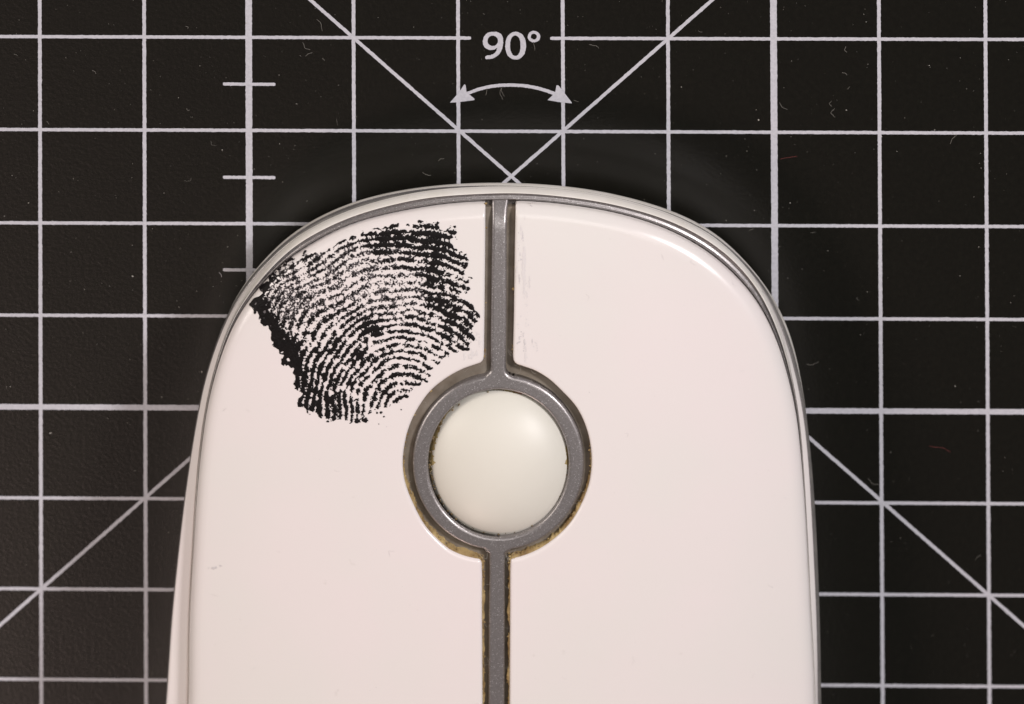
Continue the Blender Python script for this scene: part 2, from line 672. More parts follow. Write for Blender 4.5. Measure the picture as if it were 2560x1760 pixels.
MOUSE = bpy.data.objects.new('computer_mouse', None)
COL.objects.link(MOUSE)
MOUSE.location = (CX * CM, CY * CM, 0)
MOUSE.empty_display_size = 0.02
MOUSE['label'] = 'white plastic computer mouse with silver ring and a black fingerprint on its button'
MOUSE['category'] = 'computer mouse'


def loft(name, rings, mat, closecap=False):
    """rings: list of (radius array, z array) around the mouse axis"""
    V = []
    for r, z in rings:
        p = ring_xy(r)
        V.append(np.column_stack([p, np.broadcast_to(z, (NTH,))]))
    V = np.vstack(V)
    F = []
    n = NTH
    for i in range(len(rings) - 1):
        for j in range(n):
            k = (j + 1) % n
            F.append((i * n + j, i * n + k, (i + 1) * n + k, (i + 1) * n + j))
    if closecap:
        F.append(tuple(reversed(range(n))))
    return mesh(name, V, F, mat, MOUSE)


def lerp(a, b, t):
    return a + (b - a) * t


def rr(a, b, t):
    return lerp(RAD[a], RAD[b], t)


def zz(a, b, t):
    return lerp(ZR[a], ZR[b], t)


# base tray and outer lip
loft('base', [(RAD[0] - 0.75, np.full(NTH, 0.04)), (RAD[0] - 0.42, np.full(NTH, 0.042)), (RAD[0] - 0.21, np.full(NTH, 0.055)), (RAD[0] - 0.13, ZL * 0.5), (RAD[0] - 0.06, ZL - 0.085)], M_LIP, closecap=True)
loft('glide_skate', [(RAD[0] - 1.3, np.full(NTH, 0.05)), (RAD[0] - 1.28, np.full(NTH, 0.006)), (RAD[0] - 0.9, np.full(NTH, 0.006)), (RAD[0] - 0.88, np.full(NTH, 0.05))], M_DARK)
loft('lower_lip', [(RAD[0] - 0.07, ZL - 0.09), (RAD[0] - 0.032, ZL - 0.045), (RAD[0], ZL), (rr(0, 1, 0.35), zz(0, 1, 0.62)), (rr(0, 1, 0.7), zz(0, 1, 0.9)), (RAD[1], ZR[1]), (RAD[1] - 0.01, ZR[1] - 0.01)], M_LIP)
loft('lower_trim', [(RAD[1] + 0.003, ZR[1] - 0.03), (RAD[1] - 0.001, ZR[1] - 0.004), (rr(1, 2, 0.12), ZR[1] + 0.001), (rr(1, 2, 0.5), zz(1, 2, 0.40)), (rr(1, 2, 0.9), zz(1, 2, 0.85)), (RAD[2] - 0.001, ZR[2] - 0.006), (RAD[2] - 0.02, ZR[2] - 0.02)], M_SILVER)
# white flank between the two trims
wall = [(RAD[2] - 0.012, ZR[2] - 0.04), (RAD[2] - 0.002, ZR[2] - 0.012)]
for t in (0.06, 0.15, 0.3, 0.5, 0.7, 0.85, 0.94, 0.985):
    bulge = 0.022 * math.sin(math.pi * t)
    wall.append((rr(2, 3, t) + bulge * np.clip((ZR[3] - ZR[2]) / 1.0, 0, 1), zz(2, 3, t) - 0.012 * (t > 0.95)))
wall.append((RAD[3], ZR[3] - 0.02))
wall.append((RAD[3] - 0.03, ZR[3] - 0.07))
loft('side_shell', wall, M_SHELL)
M_SEAM = mat_simple('grey_seam', (0.10, 0.095, 0.09), (0.16, 0.15, 0.14), 600, 0.5)
loft('seam', [(RAD[1] + 0.0005, ZR[1] - 0.004), (RAD[1] + 0.003, ZR[1] + 0.003), (rr(1, 2, 0.5) + 0.003, zz(1, 2, 0.55)), (rr(1, 2, 0.5) - 0.004, zz(1, 2, 0.55))], M_SEAM)
# inner lip, silver band round the buttons
loft('upper_lip', [(RAD[3] - 0.006, ZR[3] - 0.06), (RAD[3], ZR[3] - 0.006), (rr(3, 4, 0.2), zz(3, 4, 0.42)), (rr(3, 4, 0.5), zz(3, 4, 0.78)), (rr(3, 4, 0.8), zz(3, 4, 0.95)), (RAD[4], ZR[4]), (RAD[4] - 0.006, ZR[4] - 0.012)], M_LIP)
ut = [(RAD[4] + 0.004, ZR[4] - 0.03), (RAD[4] - 0.001, ZR[4] - 0.003)]
for t, dz in ((0.08, -0.010), (0.17, -0.020), (0.26, -0.026), (0.34, -0.027), (0.42, -0.023), (0.50, -0.016), (0.57, -0.010), (0.63, -0.007), (0.69, -0.008), (0.76, -0.014), (0.88, -0.032)):
    ut.append((rr(4, 5, t), ZR[4] + dz))
loft('upper_trim', ut + [(RAD[5] - 0.002, ZR[4] - 0.055), (RAD[5] - 0.10, ZR[4] - 0.06)], M_SILVER)

# ------------------------------------------------------------------ buttons (top plates), channel, bezel
CH_L = [(1213.6, 506.0), (1213.6, 520), (1213.2, 600), (1212.2, 700), (1211.2, 800), (1210, 880), (1209.6, 894), (1207.5, 902), (1202, 908.5), (1190, 913), (1160, 923.5), (1118, 946), (1076, 980), (1047, 1019.5), (1023.7, 1066.8), (1010.5, 1120), (1007, 1160), (1011, 1200), (1019, 1228), (1034, 1264), (1063, 1317), (1097, 1354), (1125, 1376.5), (1160, 1392), (1188, 1399), (1200, 1402), (1204, 1409), (1204.6, 1420), (1205, 1510), (1205.8, 1640), (1206.5, 1760)]
CH_R = [(1289, 504.6), (1288.9, 520), (1287.4, 600), (1286, 700), (1284.6, 800), (1283, 880), (1283.0, 896), (1284.5, 904), (1290, 911), (1305, 917), (1335.4, 927.8), (1371, 949), (1405, 980), (1442, 1022), (1465.8, 1072), (1477, 1122), (1479, 1162), (1472.4, 1211.6), (1455, 1259), (1426, 1309), (1386.8, 1348.4), (1338, 1380), (1300.5, 1394.5), (1284, 1399), (1278, 1402), (1276.4, 1410), (1276, 1420), (1275.4, 1510), (1274.6, 1640), (1274, 1760)]


def channel_world(P, xr):
    W = unproj_surf(catmull(P, 10), Hs)[:, :2]
    a = W[-1]
    tail = np.array([(a[0] + (xr - a[0]) * t, a[1] + (-8.72 - a[1]) * t) for t in np.linspace(0.04, 1, 40)])
    return np.vstack([W, tail])


CHL = channel_world(CH_L, -0.29)
CHR = channel_world(CH_R, -0.03)


def half_outer(side):
    """button edge as (y, x) samples on one half, top to rear"""
    a = np.argmax(R5[:, 1])
    seq = [(a + k) % NTH if side < 0 else (a - k) % NTH for k in range(0, NTH // 2 + 40)]
    pts = R5[seq]
    keep = [0]
    for i in range(1, len(pts)):
        if pts[i, 1] < pts[keep[-1], 1] - 1e-5:
            keep.append(i)
        elif i > NTH // 4 and pts[i, 1] > pts[keep[-1], 1] + 0.002:
            break
    return pts[keep]


def patch_rows(y_top, y_bot, outer, inner):
    ys = np.concatenate([outer[:, 1], inner[:, 1], y_top - np.array([0, .004, .008, .013, .02, .03, .045, .07])])
    ys = np.unique(np.round(ys[(ys <= y_top) & (ys >= y_bot)], 4))[::-1]
    keep = [ys[0]]
    for y in ys[1:]:
        if keep[-1] - y > 0.0035:
            keep.append(y)
    keep[-1] = y_bot
    return np.array(keep)


END = np.array([0, .004, .008, .013, .02, .03, .045, .07, .11, .16, .22, .29])


def patch(name, ys, xa, xb, zfun, mat, parent, depth, nmid=34, edge_a=True, edge_b=True, depth_b=None):
    """surface between xa(y) and xb(y) with skirts down at the rims"""
    rows = []
    ncol = 2 * len(END) + nmid
    for y, a, b in zip(ys, xa, xb):
        w = abs(b - a)
        s = min(1.0, w * 0.30 / END[-1])
        e = END * s
        mid = np.linspace(e[-1], w - e[-1], nmid + 2)[1:-1]
        dd = np.concatenate([e, mid, w - e[::-1]])
        rows.append(np.column_stack([a + np.sign(b - a) * dd, np.full(ncol, y)]))
    XY = np.vstack(rows)
    Z = zfun(XY[:, 0], XY[:, 1])
    V = np.column_stack([XY, Z])
    nr = len(ys)
    F = gridfaces(nr, ncol)
    # skirts
    idx = []
    if edge_a:
        idx.append([i * ncol for i in range(nr)])
    if edge_b:
        idx.append([i * ncol + ncol - 1 for i in range(nr)])
    idx.append([(nr - 1) * ncol + j for j in range(ncol)])
    idx.append(list(range(ncol)))
    V = list(map(tuple, V))
    for li_, line in enumerate(idx):
        dp = depth_b if (depth_b is not None and li_ == 1) else depth
        st = len(V)
        for q in line:
            x, y, z = V[q]
            V.append((x, y, z))
            V.append((x, y, z - dp))
        for k in range(len(line) - 1):
            F.append((st + 2 * k, st + 2 * k + 1, st + 2 * k + 3, st + 2 * k + 2))
    o = mesh(name, V, F, mat, parent)
    bm = bmesh.new()
    bm.from_mesh(o.data)
    bmesh.ops.dissolve_degenerate(bm, dist=1e-8, edges=bm.edges)
    bmesh.ops.recalc_face_normals(bm, faces=bm.faces)
    up = sum(f.normal.z * f.calc_area() for f in bm.faces)
    if up < 0:
        bmesh.ops.reverse_faces(bm, faces=bm.faces)
    bm.to_mesh(o.data)
    bm.free()
    return o


BUTTON = {}
for side, CHW in ((-1, CHL), (1, CHR)):
    out = half_outer(side)
    inn = CHW
    oy, ox = out[::-1, 1], out[::-1, 0]
    inn_m = inn[np.concatenate([[True], np.diff(inn[:, 1]) < -1e-6])]
    iy, ix = inn_m[::-1, 1], inn_m[::-1, 0]
    # start where the button edge meets the channel edge
    tt = np.linspace(iy[-1] - 0.15, iy[-1] + 0.1, 400)
    dx = (np.interp(tt, iy, ix) - np.interp(tt, oy, ox)) * (-side)
    y_top = tt[np.where(dx > 0.002)[0].max()]
    ys = patch_rows(y_top - 0.001, max(oy[0], iy[0]) + 0.12, out, inn)
    xa = np.interp(ys, oy, ox)
    xb = np.interp(ys, iy, ix)
    # soft corner next to the stem
    k = np.clip(1 - (ys[0] - ys) / 0.018, 0, 1)
    xb = xb + side * 0.014 * (1 - np.sqrt(np.clip(1 - k * k, 0, 1)))
    BUTTON[side] = patch('button', ys, xa, xb, lambda x, y, q=CHW: zplate(x, y, q[::2]), M_SHELL, MOUSE, 0.05, depth_b=0.07)
BUTTON[-1]['label'] = 'white mouse button carrying the black fingerprint'
BUTTON[1]['label'] = 'clean white mouse button with faint grey smudges'

# dark floor of the channel, under buttons and bezel
FD = 0.112
bc0 = unproj_surf([(1246.0, 1160.0)], Hs)[0]
ring_c = np.array([1243.0, 1156.0])
ysf = np.linspace(2.28, -8.6, 200)
ocl = half_outer(-1)[::-1]
ocr = half_outer(1)[::-1]
w1 = np.interp(ysf, ocl[:, 1], ocl[:, 0]) + 0.10
w2 = np.interp(ysf, ocr[:, 1], ocr[:, 0]) - 0.10
ok = w2 - w1 > 0.1
patch('channel_floor', ysf[ok], w1[ok], w2[ok], lambda x, y: Hs(x, y) - FD - 0.12 * np.exp(-(((x - bc0[0]) / 0.60)**2 + ((y - bc0[1]) / 0.64)**2)**4), M_FLOOR, MOUSE, 0.05)

# silver bezel: stem, ring round the ball, stem
OX, OY, ORX, ORY = 1246.0, 1158.6, 214.5, 219.5
IX, IY, IRX, IRY = 1246.0, 1160.5, 175.5, 184.5


def bez_side(side):
    t = np.linspace(0, math.pi, 60)
    arc = [(OX + side * ORX * math.sin(a), OY - ORY * math.cos(a)) for a in t]
    if side < 0:
        up = [(1227.5, 496), (1228.8, 506), (1229.6, 530), (1229.5, 600), (1228.4, 700), (1227.4, 800), (1226.3, 900), (1226.4, 922), (1225.0, 930), (1219.0, 935.8)]
        dn_ = [(1213.5, 1381.5), (1219.5, 1383.6), (1222.4, 1387.5), (1222.8, 1396), (1221.8, 1500), (1221.2, 1640), (1220.6, 1760)]
        a = [p for p in arc if p[0] < 1213 and 937 < p[1] < 1380]
    else:
        up = [(1275.0, 496), (1272.6, 508), (1268.5, 530), (1267.0, 560), (1266.6, 650), (1266.2, 800), (1264.8, 900), (1265.0, 922), (1267.0, 932), (1273.0, 938.2)]
        dn_ = [(1272.5, 1379.6), (1266.5, 1382), (1263.2, 1386), (1262.8, 1396), (1262.2, 1500), (1261.8, 1640), (1261.4, 1760)]
        a = [p for p in arc if p[0] > 1279 and 940 < p[1] < 1378]
    return catmull(up + a + dn_, 5)


BZ = 0.035


def Hb(x, y):
    return Hs(x, y) - BZ


def bez_world(side):
    W = unproj_surf(bez_side(side), Hb)[:, :2]
    a = W[-1]
    xr = XC + side * 0.075
    tail = np.array([(a[0] + (xr - a[0]) * t, a[1] + (-8.5 - a[1]) * t) for t in np.linspace(0.05, 1, 30)])
    return np.vstack([W, tail])


BL, BR = bez_world(-1), bez_world(1)
W_TOP = BL[0, 1]
ti = np.linspace(0, 2 * math.pi, 240, endpoint=False)
INN = unproj_surf(np.stack([IX + IRX * np.sin(ti), IY - IRY * np.cos(ti)], 1), Hb)[:, :2]
yin_t, yin_b = INN[:, 1].max(), INN[:, 1].min()


def bez_z(x, y, outer, rb=0.03):
    p = np.stack([x, y], 1)
    d = np.minimum(seg_dist(p, outer), seg_dist(p, INN, closed=True))
    q = np.clip(rb - d, 0, rb)
    # the stem dips to the front trim at its tip
    dip = 0.105 * np.clip((y - (W_TOP - 0.24)) / 0.24, 0, 1)**1.4
    return Hb(x, y) - dip - (rb - np.sqrt(np.clip(rb * rb - q * q, 0, None)))


parts = []
for side, W in ((-1, BL), (1, BR)):
    Wm = W[np.concatenate([[True], np.diff(W[:, 1]) < -1e-6])]
    oy, ox = Wm[::-1, 1], Wm[::-1, 0]
    half = INN[(INN[:, 0] - INN[np.argmax(INN[:, 1]), 0]) * side >= -1e-9]
    half = half[np.argsort(half[:, 1])]
    ys = patch_rows(W[0, 1], -8.4, Wm, half)
    extra = np.concatenate([yin_t - np.array([-.004, -.001, 0.0005, .002, .004, .007]), yin_b + np.array([-.004, -.001, 0.0005, .002, .004, .007])])
    ys = np.unique(np.concatenate([ys, extra]))[::-1]
    # centre line between the two outer edges
    cen = 0.5 * (np.interp(ys, BL[::-1, 1], BL[::-1, 0]) + np.interp(ys, BR[::-1, 1], BR[::-1, 0]))
    cen[(ys < yin_t) & (ys > yin_b)] = INN[:, 0].mean()
    xa = np.interp(ys, oy, ox)
    xi = np.interp(ys, half[:, 1], half[:, 0])
    inr = (ys < yin_t) & (ys > yin_b)
    xb = np.where(inr, xi, INN[:, 0].mean() * np.clip(1, 0, 1) * 0 + cen)
    parts.append(patch('scroll_bezel', ys, xa, xb, lambda x, y, w=W: bez_z(x, y, w[::2]), M_SILVER, MOUSE, 0.13, nmid=14))
# join the two halves into one part
bm = bmesh.new()
for o in parts:
    bm.from_mesh(o.data)
bmesh.ops.remove_doubles(bm, verts=bm.verts, dist=2e-7)
bm.to_mesh(parts[0].data)
bm.free()
parts[0].data.polygons.foreach_set('use_smooth', [True] * len(parts[0].data.polygons))
bpy.data.objects.remove(parts[1])
BEZEL = parts[0]

# ball
bc = unproj_surf([(IX + 3.0, IY + 1)], Hb)[0]
eps = 0.05
sl = float((Hs(np.array([bc[0]]), np.array([bc[1] + eps])) - Hs(np.array([bc[0]]), np.array([bc[1] - eps])))[0]) / (2 * eps)
alpha = math.atan(sl)
ey = np.array([0, math.cos(alpha), math.sin(alpha)])
en = np.array([0, -math.sin(alpha), math.cos(alpha)])
BA, BB, BH = 0.690, (yin_t - yin_b) / 2 / math.cos(alpha) * 1.035, 0.35
nb, mb = 64, 128
V = []
for i in range(nb):
    ph = math.pi * (0.0005 + 0.78 * i / (nb - 1))
    for j in range(mb):
        a = 2 * math.pi * j / mb
        p = np.array([BA * math.sin(ph) * math.cos(a), 0, 0]) + ey * (BB * math.sin(ph) * math.sin(a)) + en * (BH * math.cos(ph))
        V.append(bc + p - en * 0.195)
F = [(i * mb + j, (i + 1) * mb + j, (i + 1) * mb + (j + 1) % mb, i * mb + (j + 1) % mb) for i in range(nb - 1) for j in range(mb)]
F.append(tuple(range(mb)))
BALL = mesh('scroll_ball', V, F, M_BALL, MOUSE)

# ------------------------------------------------------------------ fingerprint
fr = np.random.default_rng(21)
STEP = 1.25
gx = np.arange(622, 1208, STEP)
gy = np.arange(548, 1072, STEP)
GXX, GYY = np.meshgrid(gx, gy)
ZX, ZY = (GXX - 560) * 2.66, (GYY - 500) * 2.66
shp = GXX.shape
OUTL = np.array([(185, 690), (245, 590), (330, 480), (400, 405), (470, 392), (560, 352), (600, 372), (690, 312), (800, 248), (940, 205), (1050, 186), (1150, 190), (1300, 175), (1400, 172), (1470, 200), (1530, 182), (1550, 220), (1500, 285), (1560, 335), (1612, 362), (1632, 405), (1612, 480), (1632, 545), (1622, 640), (1640, 700), (1692, 775), (1650, 830), (1655, 945), (1600, 975), (1550, 1010), (1470, 1060), (1415, 1090), (1375, 1130), (1375, 1175), (1300, 1215), (1240, 1270), (1160, 1330), (1080, 1372), (1030, 1410), (950, 1470), (880, 1490), (760, 1455), (640, 1478), (575, 1430), (500, 1375), (540, 1280), (465, 1225), (445, 1155), (375, 1115), (370, 1030), (325, 965), (290, 830), (235, 790)])
pz = np.stack([ZX.ravel(), ZY.ravel()], 1)
sd = seg_dist(pz, OUTL.astype(float), closed=True)
sd = np.where(inside(pz, OUTL.astype(float)), sd, -sd).reshape(shp)


def G(cx, cy, sx, sy, ang=0):
    a = math.radians(ang)
    dx, dy = ZX - cx, ZY - cy
    u = dx * math.cos(a) + dy * math.sin(a)
    v = -dx * math.sin(a) + dy * math.cos(a)
    return np.exp(-((u / sx)**2 + (v / sy)**2))


n1 = gnoise(shp, 0.8, fr)
n2 = gnoise(shp, 2.5, fr)
n4 = gnoise(shp, 5.0, fr)
n12 = gnoise(shp, 16, fr)
n30 = gnoise(shp, 40, fr)
# ridge flow: arches round a core low on the right, tightening to the left
r = np.hypot((ZX - 1205) * (1 + 0.06 * np.clip((1205 - ZX) / 900, 0, 1)), (ZY - 1390) * 0.97)
r = r + 8 * n12 + 9 * n30 - 60 * G(420, 700, 260, 260)
ridge = np.cos(2 * math.pi * r / 46.0)
thin = np.cos(2 * math.pi * r / 24.5 + 1.0)
heavy = (1.5 * G(1180, 245, 300, 62, 4) + 1.1 * G(1430, 330, 130, 150, 30) + 1.2 * G(1400, 520, 90, 150) + 1.15 * G(1470, 720, 150, 130, 40)
         + 1.0 * G(1590, 420, 60, 90) + 1.0 * G(1600, 850, 90, 90)
         + 2.3 * G(300, 810, 240, 62, 62) + 2.1 * G(440, 1030, 170, 90, 62) + 1.2 * G(250, 610, 190, 34, -52) + 1.7 * G(600, 1330, 170, 110, 40)
         + 1.0 * G(760, 1390, 190, 70) + 2.8 * G(965, 840, 62, 44, 35) + 0.9 * G(900, 720, 40, 50) + 0.75 * G(830, 900, 130, 110) + 0.8 * G(960, 950, 120, 60)
         + 1.2 * G(1030, 330, 90, 70) + 0.7 * G(520, 770, 60, 90) + 0.7 * G(680, 1150, 130, 90))
light = (0.75 * G(900, 380, 90, 60) + 0.8 * G(1440, 630, 45, 60) + 0.55 * G(1500, 480, 60, 80) + 0.5 * G(1130, 620, 260, 120) + 0.35 * G(800, 560, 200, 120, -35)
         + 0.75 * G(1400, 1050, 120, 60, -20) + 0.4 * G(1180, 1010, 120, 60) + 0.35 * G(1570, 660, 50, 50))
stip = 0.25 + 0.75 * np.clip(G(430, 640, 190, 170, -45) + 0.8 * G(820, 480, 330, 170, -25) + 0.7 * G(1150, 620, 260, 160), 0, 1)
amp = 1.05 - 0.32 * np.clip(G(400, 660, 170, 170, -45), 0, 1) - 0.25 * G(1450, 650, 170, 200)
solid = np.clip(heavy, 0, 1.6)
lowmess = np.clip(G(720, 1290, 300, 190, 10) + G(900, 960, 190, 150) + G(1480, 700, 190, 260), 0, 1)
f = amp * ridge - 0.06 + solid * 0.80 + 0.28 * (G(1180, 245, 330, 62, 4) + G(1400, 420, 110, 200, 12) + G(1480, 720, 130, 110, 40)) - light * 0.75 + 0.30 * G(450, 660, 150, 150, -45)
f = f + n1 * (0.92 * stip + 0.34) + n2 * (0.44 + 0.48 * lowmess) + n4 * (0.16 + 0.34 * lowmess)
# speckled voids inside the heavy areas
f = f - 1.5 * np.clip(n2 - 0.55, 0, None) * (solid > 0.3)
edge = sd + 13 * n4 + 7 * n2 + 10 * n12
f = np.minimum(f, edge / 12.0)
# ink piled up against the border of the print
left_rim = np.clip(G(300, 810, 280, 46, 62) + G(440, 1030, 190, 70, 62) + G(250, 610, 190, 26, -52), 0, 1)
f = np.where((edge > 3) & (left_rim > 0.62), np.maximum(f, 0.5 - 0.55 * np.clip(n2 - 1.2, 0, None)), f)
# stray droplets
for cx, cy, rad in ((1420, 152, 9), (1425, 172, 4), (940, 1466, 17), (880, 1470, 15), (690, 1472, 8), (1063, 1440, 6), (1222, 1306, 6), (1178, 1392, 5), (1044, 1412, 8), (900, 890, 5), (475, 1252, 5), (1285, 170, 6), (1030, 1488, 4), (1130, 1340, 9), (1150, 1345, 6)):
    f = np.maximum(f, (rad * (1 + 0.2 * n1) - np.hypot(ZX - cx, ZY - cy)) / 6.0)
half = np.clip(G(430, 650, 200, 190, -45) + 0.9 * G(800, 470, 330, 190, -25) + 0.9 * G(1130, 630, 280, 190), 0, 1) * (solid < 0.8)
FIELD = f - 1.15 * half

# marching squares on a field -> ragged ink film with real thickness


def film(name, GXX, GYY, FIELD, mat, parent, base, high):
    idx, Vp, Vh, Fp = {}, [], [], []

    def corner(i, j):
        k = (i, j)
        q = idx.get(k)
        if q is None:
            q = idx[k] = len(Vp)
            Vp.append((GXX[i, j], GYY[i, j]))
            Vh.append(min(1.0, FIELD[i, j]))
        return q

    def cross(i, j, i2, j2):
        if (i2, j2) < (i, j):
            i, j, i2, j2 = i2, j2, i, j
        k = (i, j, i2, j2)
        q = idx.get(k)
        if q is None:
            a, b = FIELD[i, j], FIELD[i2, j2]
            t = a / (a - b)
            q = idx[k] = len(Vp)
            Vp.append((GXX[i, j] + t * (GXX[i2, j2] - GXX[i, j]), GYY[i, j] + t * (GYY[i2, j2] - GYY[i, j])))
            Vh.append(0.0)
        return q

    pos = FIELD > 0
    cnt = pos[:-1, :-1].astype(int) + pos[:-1, 1:] + pos[1:, 1:] + pos[1:, :-1]
    for i, j in zip(*np.nonzero(cnt)):
        cs = [(i, j), (i, j + 1), (i + 1, j + 1), (i + 1, j)]
        if cnt[i, j] == 4:
            Fp.append(tuple(corner(*c) for c in reversed(cs)))
            continue
        poly = []
        for k in range(4):
            a, b = cs[k], cs[(k + 1) % 4]
            if pos[a]:
                poly.append(corner(*a))
            if pos[a] != pos[b]:
                poly.append(cross(*a, *b))
        if len(poly) >= 3:
            Fp.append(tuple(reversed(poly)))
    Wp = unproj_surf(Vp, zplate, 6)
    Wp[:, 2] += base + high * np.clip(np.array(Vh), 0, 1)
    return mesh(name, Wp, Fp, mat, parent)


FP = film('fingerprint', GXX, GYY, FIELD, M_INKFP, BUTTON[-1], 0.0034, 0.006)
SOFT = np.where(stip > 0.32, np.minimum(f + 0.12 + 0.35 * G(440, 650, 170, 150, -45) + 0.45 * G(880, 360, 110, 60, -20) + 0.15 * n2, edge / 12.0 - 0.4), -1.0)
film('thin_ink', GXX, GYY, SOFT, M_THIN, BUTTON[-1], 0.0022, 0.0008)
FP['label'] = 'black inked fingerprint with arched ridges on the white button'

# faint powder smudges: (patches, button)
M_SMUDGE = mat_simple('grey_powder', (0.58, 0.545, 0.55), (0.69, 0.645, 0.64), 900, 0.6)
M_FAINT = mat_simple('faint_powder', (0.715, 0.67, 0.665), (0.76, 0.715, 0.705), 900, 0.5)


def smudge(X0, X1, Y0, Y1, blobs, thr, sx, sy, mat, parent, seed):
    q = np.random.default_rng(seed)
    a, b = np.meshgrid(np.arange(X0, X1, 1.3), np.arange(Y0, Y1, 1.3))
    n = gnoise(a.shape, 1.0, q) * 0.6
    aa = q.standard_normal(a.shape)
    fy = np.fft.fftfreq(a.shape[0])[:, None]
    fx = np.fft.rfftfreq(a.shape[1])[None, :]
    g = np.exp(-2 * math.pi**2 * ((sx * fx)**2 + (sy * fy)**2))
    st = np.fft.irfft2(np.fft.rfft2(aa) * g, s=a.shape)
    n = n + st / st.std()
    m_ = sum(w * np.exp(-(((a - cx) / rx)**2 + ((b - cy) / ry)**2)) for cx, cy, rx, ry, w in blobs)
    f_ = (n + 2.6 * m_ - thr) * (m_ > 0.08)
    f_ = np.where(f_ == 0, -1, f_)
    if (f_ > 0).any():
        film('smudge', a, b, f_, mat, parent, 0.0016, 0.001)


smudge(1290, 1335, 540, 910, [(1296, 610, 8, 45, .8), (1303, 660, 6, 40, .5), (1296, 760, 7, 50, .45), (1318, 870, 16, 30, .6), (1300, 830, 8, 30, .4)], 3.0, 1.2, 7, M_SMUDGE, BUTTON[1], 3)
smudge(1290, 1350, 540, 910, [(1306, 640, 14, 90, .9), (1312, 780, 16, 90, .8), (1325, 875, 22, 30, .7)], 2.9, 1.6, 12, M_FAINT, BUTTON[1], 4)
smudge(1155, 1209, 780, 910, [(1196, 860, 12, 50, .8), (1180, 890, 20, 16, .7)], 2.9, 1.2, 6, M_FAINT, BUTTON[-1], 5)
smudge(515, 570, 1390, 1440, [(538, 1420, 12, 8, .9), (552, 1412, 6, 10, .8)], 2.6, 2.5, 1.5, M_SMUDGE, BUTTON[-1], 6)
smudge(1930, 2000, 1225, 1260, [(1965, 1242, 24, 6, .9)], 2.9, 8, 1.2, M_FAINT, BUTTON[1], 8)
smudge(1300, 1380, 505, 530, [(1330, 512, 30, 5, .9)], 3.0, 3, 1.2, M_SMUDGE, BUTTON[1], 9)

# ------------------------------------------------------------------ grime, lint and dust


def blob_mesh(C, S, r_):
    """irregular little octahedra"""
    V, F = [], []
    o = np.array([(1, 0, 0), (-1, 0, 0), (0, 1, 0), (0, -1, 0), (0, 0, 1), (0, 0, -1)], float)
    T = [(0, 2, 4), (2, 1, 4), (1, 3, 4), (3, 0, 4), (2, 0, 5), (1, 2, 5), (3, 1, 5), (0, 3, 5)]
    for c, s in zip(C, S):
        k = len(V)
        sc = np.asarray(s) * r_.uniform(0.5, 1.4, (6, 1))
        V += [tuple(c + q) for q in o * sc]
        F += [(a + k, b + k, d + k) for a, b, d in T]
    return V, F


def fibre(p0, p1, bend, rad, surf, r_, n=12, lift=0.006):
    p0, p1 = np.asarray(p0, float), np.asarray(p1, float)
    d = p1 - p0
    L = np.linalg.norm(d) + 1e-9
    nn = np.array([-d[1], d[0]]) / L
    t = np.linspace(0, 1, n)
    w = bend * np.sin(math.pi * t) + 0.22 * bend * np.sin(3.1 * math.pi * t + r_.uniform(0, 6))
    c = p0 + t[:, None] * d + nn * w[:, None]
    z = surf(c[:, 0], c[:, 1]) + rad + lift * np.sin(math.pi * t)
    V, F = [], []
    for k in range(n):
        ta = c[min(k + 1, n - 1)] - c[max(k - 1, 0)]
        ta /= np.linalg.norm(ta) + 1e-9
        sd_ = np.array([-ta[1], ta[0], 0])
        rk = rad * (0.55 if k in (0, n - 1) else 1)
        ctr = np.array([c[k, 0], c[k, 1], z[k]])
        for a in range(4):
            an = a * math.pi / 2
            V.append(tuple(ctr + rk * (sd_ * math.cos(an) + np.array([0, 0, 1]) * math.sin(an))))
    for k in range(n - 1):
        for a in range(4):
            b = (a + 1) % 4
            F.append((k * 4 + a, k * 4 + b, k * 4 + 4 + b, k * 4 + 4 + a))
    return V, F


def collect(lst):
    V, F = [], []
    for v, f_ in lst:
        k = len(V)
        V += v
        F += [tuple(i + k for i in q) for q in f_]
    return V, F


gr = np.random.default_rng(5)
# grime along the button edges round the ring and the lower stem
C, S, C2, S2 = [], [], [], []
for W, Wimg in ((CHL, CH_L), (CHR, CH_R)):
    for p in W:
        pass
for side, W in ((-1, CHL), (1, CHR)):
    seg = W[:len(CH_L if side < 0 else CH_R) * 10]
    d = np.gradient(seg, axis=0)
    d /= np.linalg.norm(d, axis=1)[:, None] + 1e-9
    nrm = np.stack([-d[:, 1], d[:, 0]], 1)
    yc = float(np.interp(0.5, [0, 1], [seg[:, 1].min(), seg[:, 1].max()]))
    for k in range(len(seg)):
        y = seg[k, 1]
        low = 1.0 if y < bc[1] - 0.35 else (0.45 if y < bc[1] + 0.3 else 0.10)
        for _ in range(gr.poisson(1.6 * low)):
            inward = gr.uniform(-0.002, 0.022 if y < bc[1] - 0.5 else 0.012)
            # towards the channel
            s = 1 if ((seg[k] + nrm[k] * 0.05 - np.array([INN[:, 0].mean(), y]))[0] * (-side)) > ((seg[k] - nrm[k] * 0.05 - np.array([INN[:, 0].mean(), y]))[0] * (-side)) else -1
            c = seg[k] + nrm[k] * s * inward + d[k] * gr.uniform(-0.03, 0.03)
            z = float(Hs(np.array([c[0]]), np.array([c[1]]))[0]) - 0.028 - gr.uniform(0.0, 0.05) - max(0, inward) * 0.8
            sz = gr.uniform(0.005, 0.017)
            (C if gr.random() < 0.28 else C2).append(np.array([c[0], c[1], z]))
            (S if len(S) < len(C) else S2).append((sz, sz, sz * 0.7))
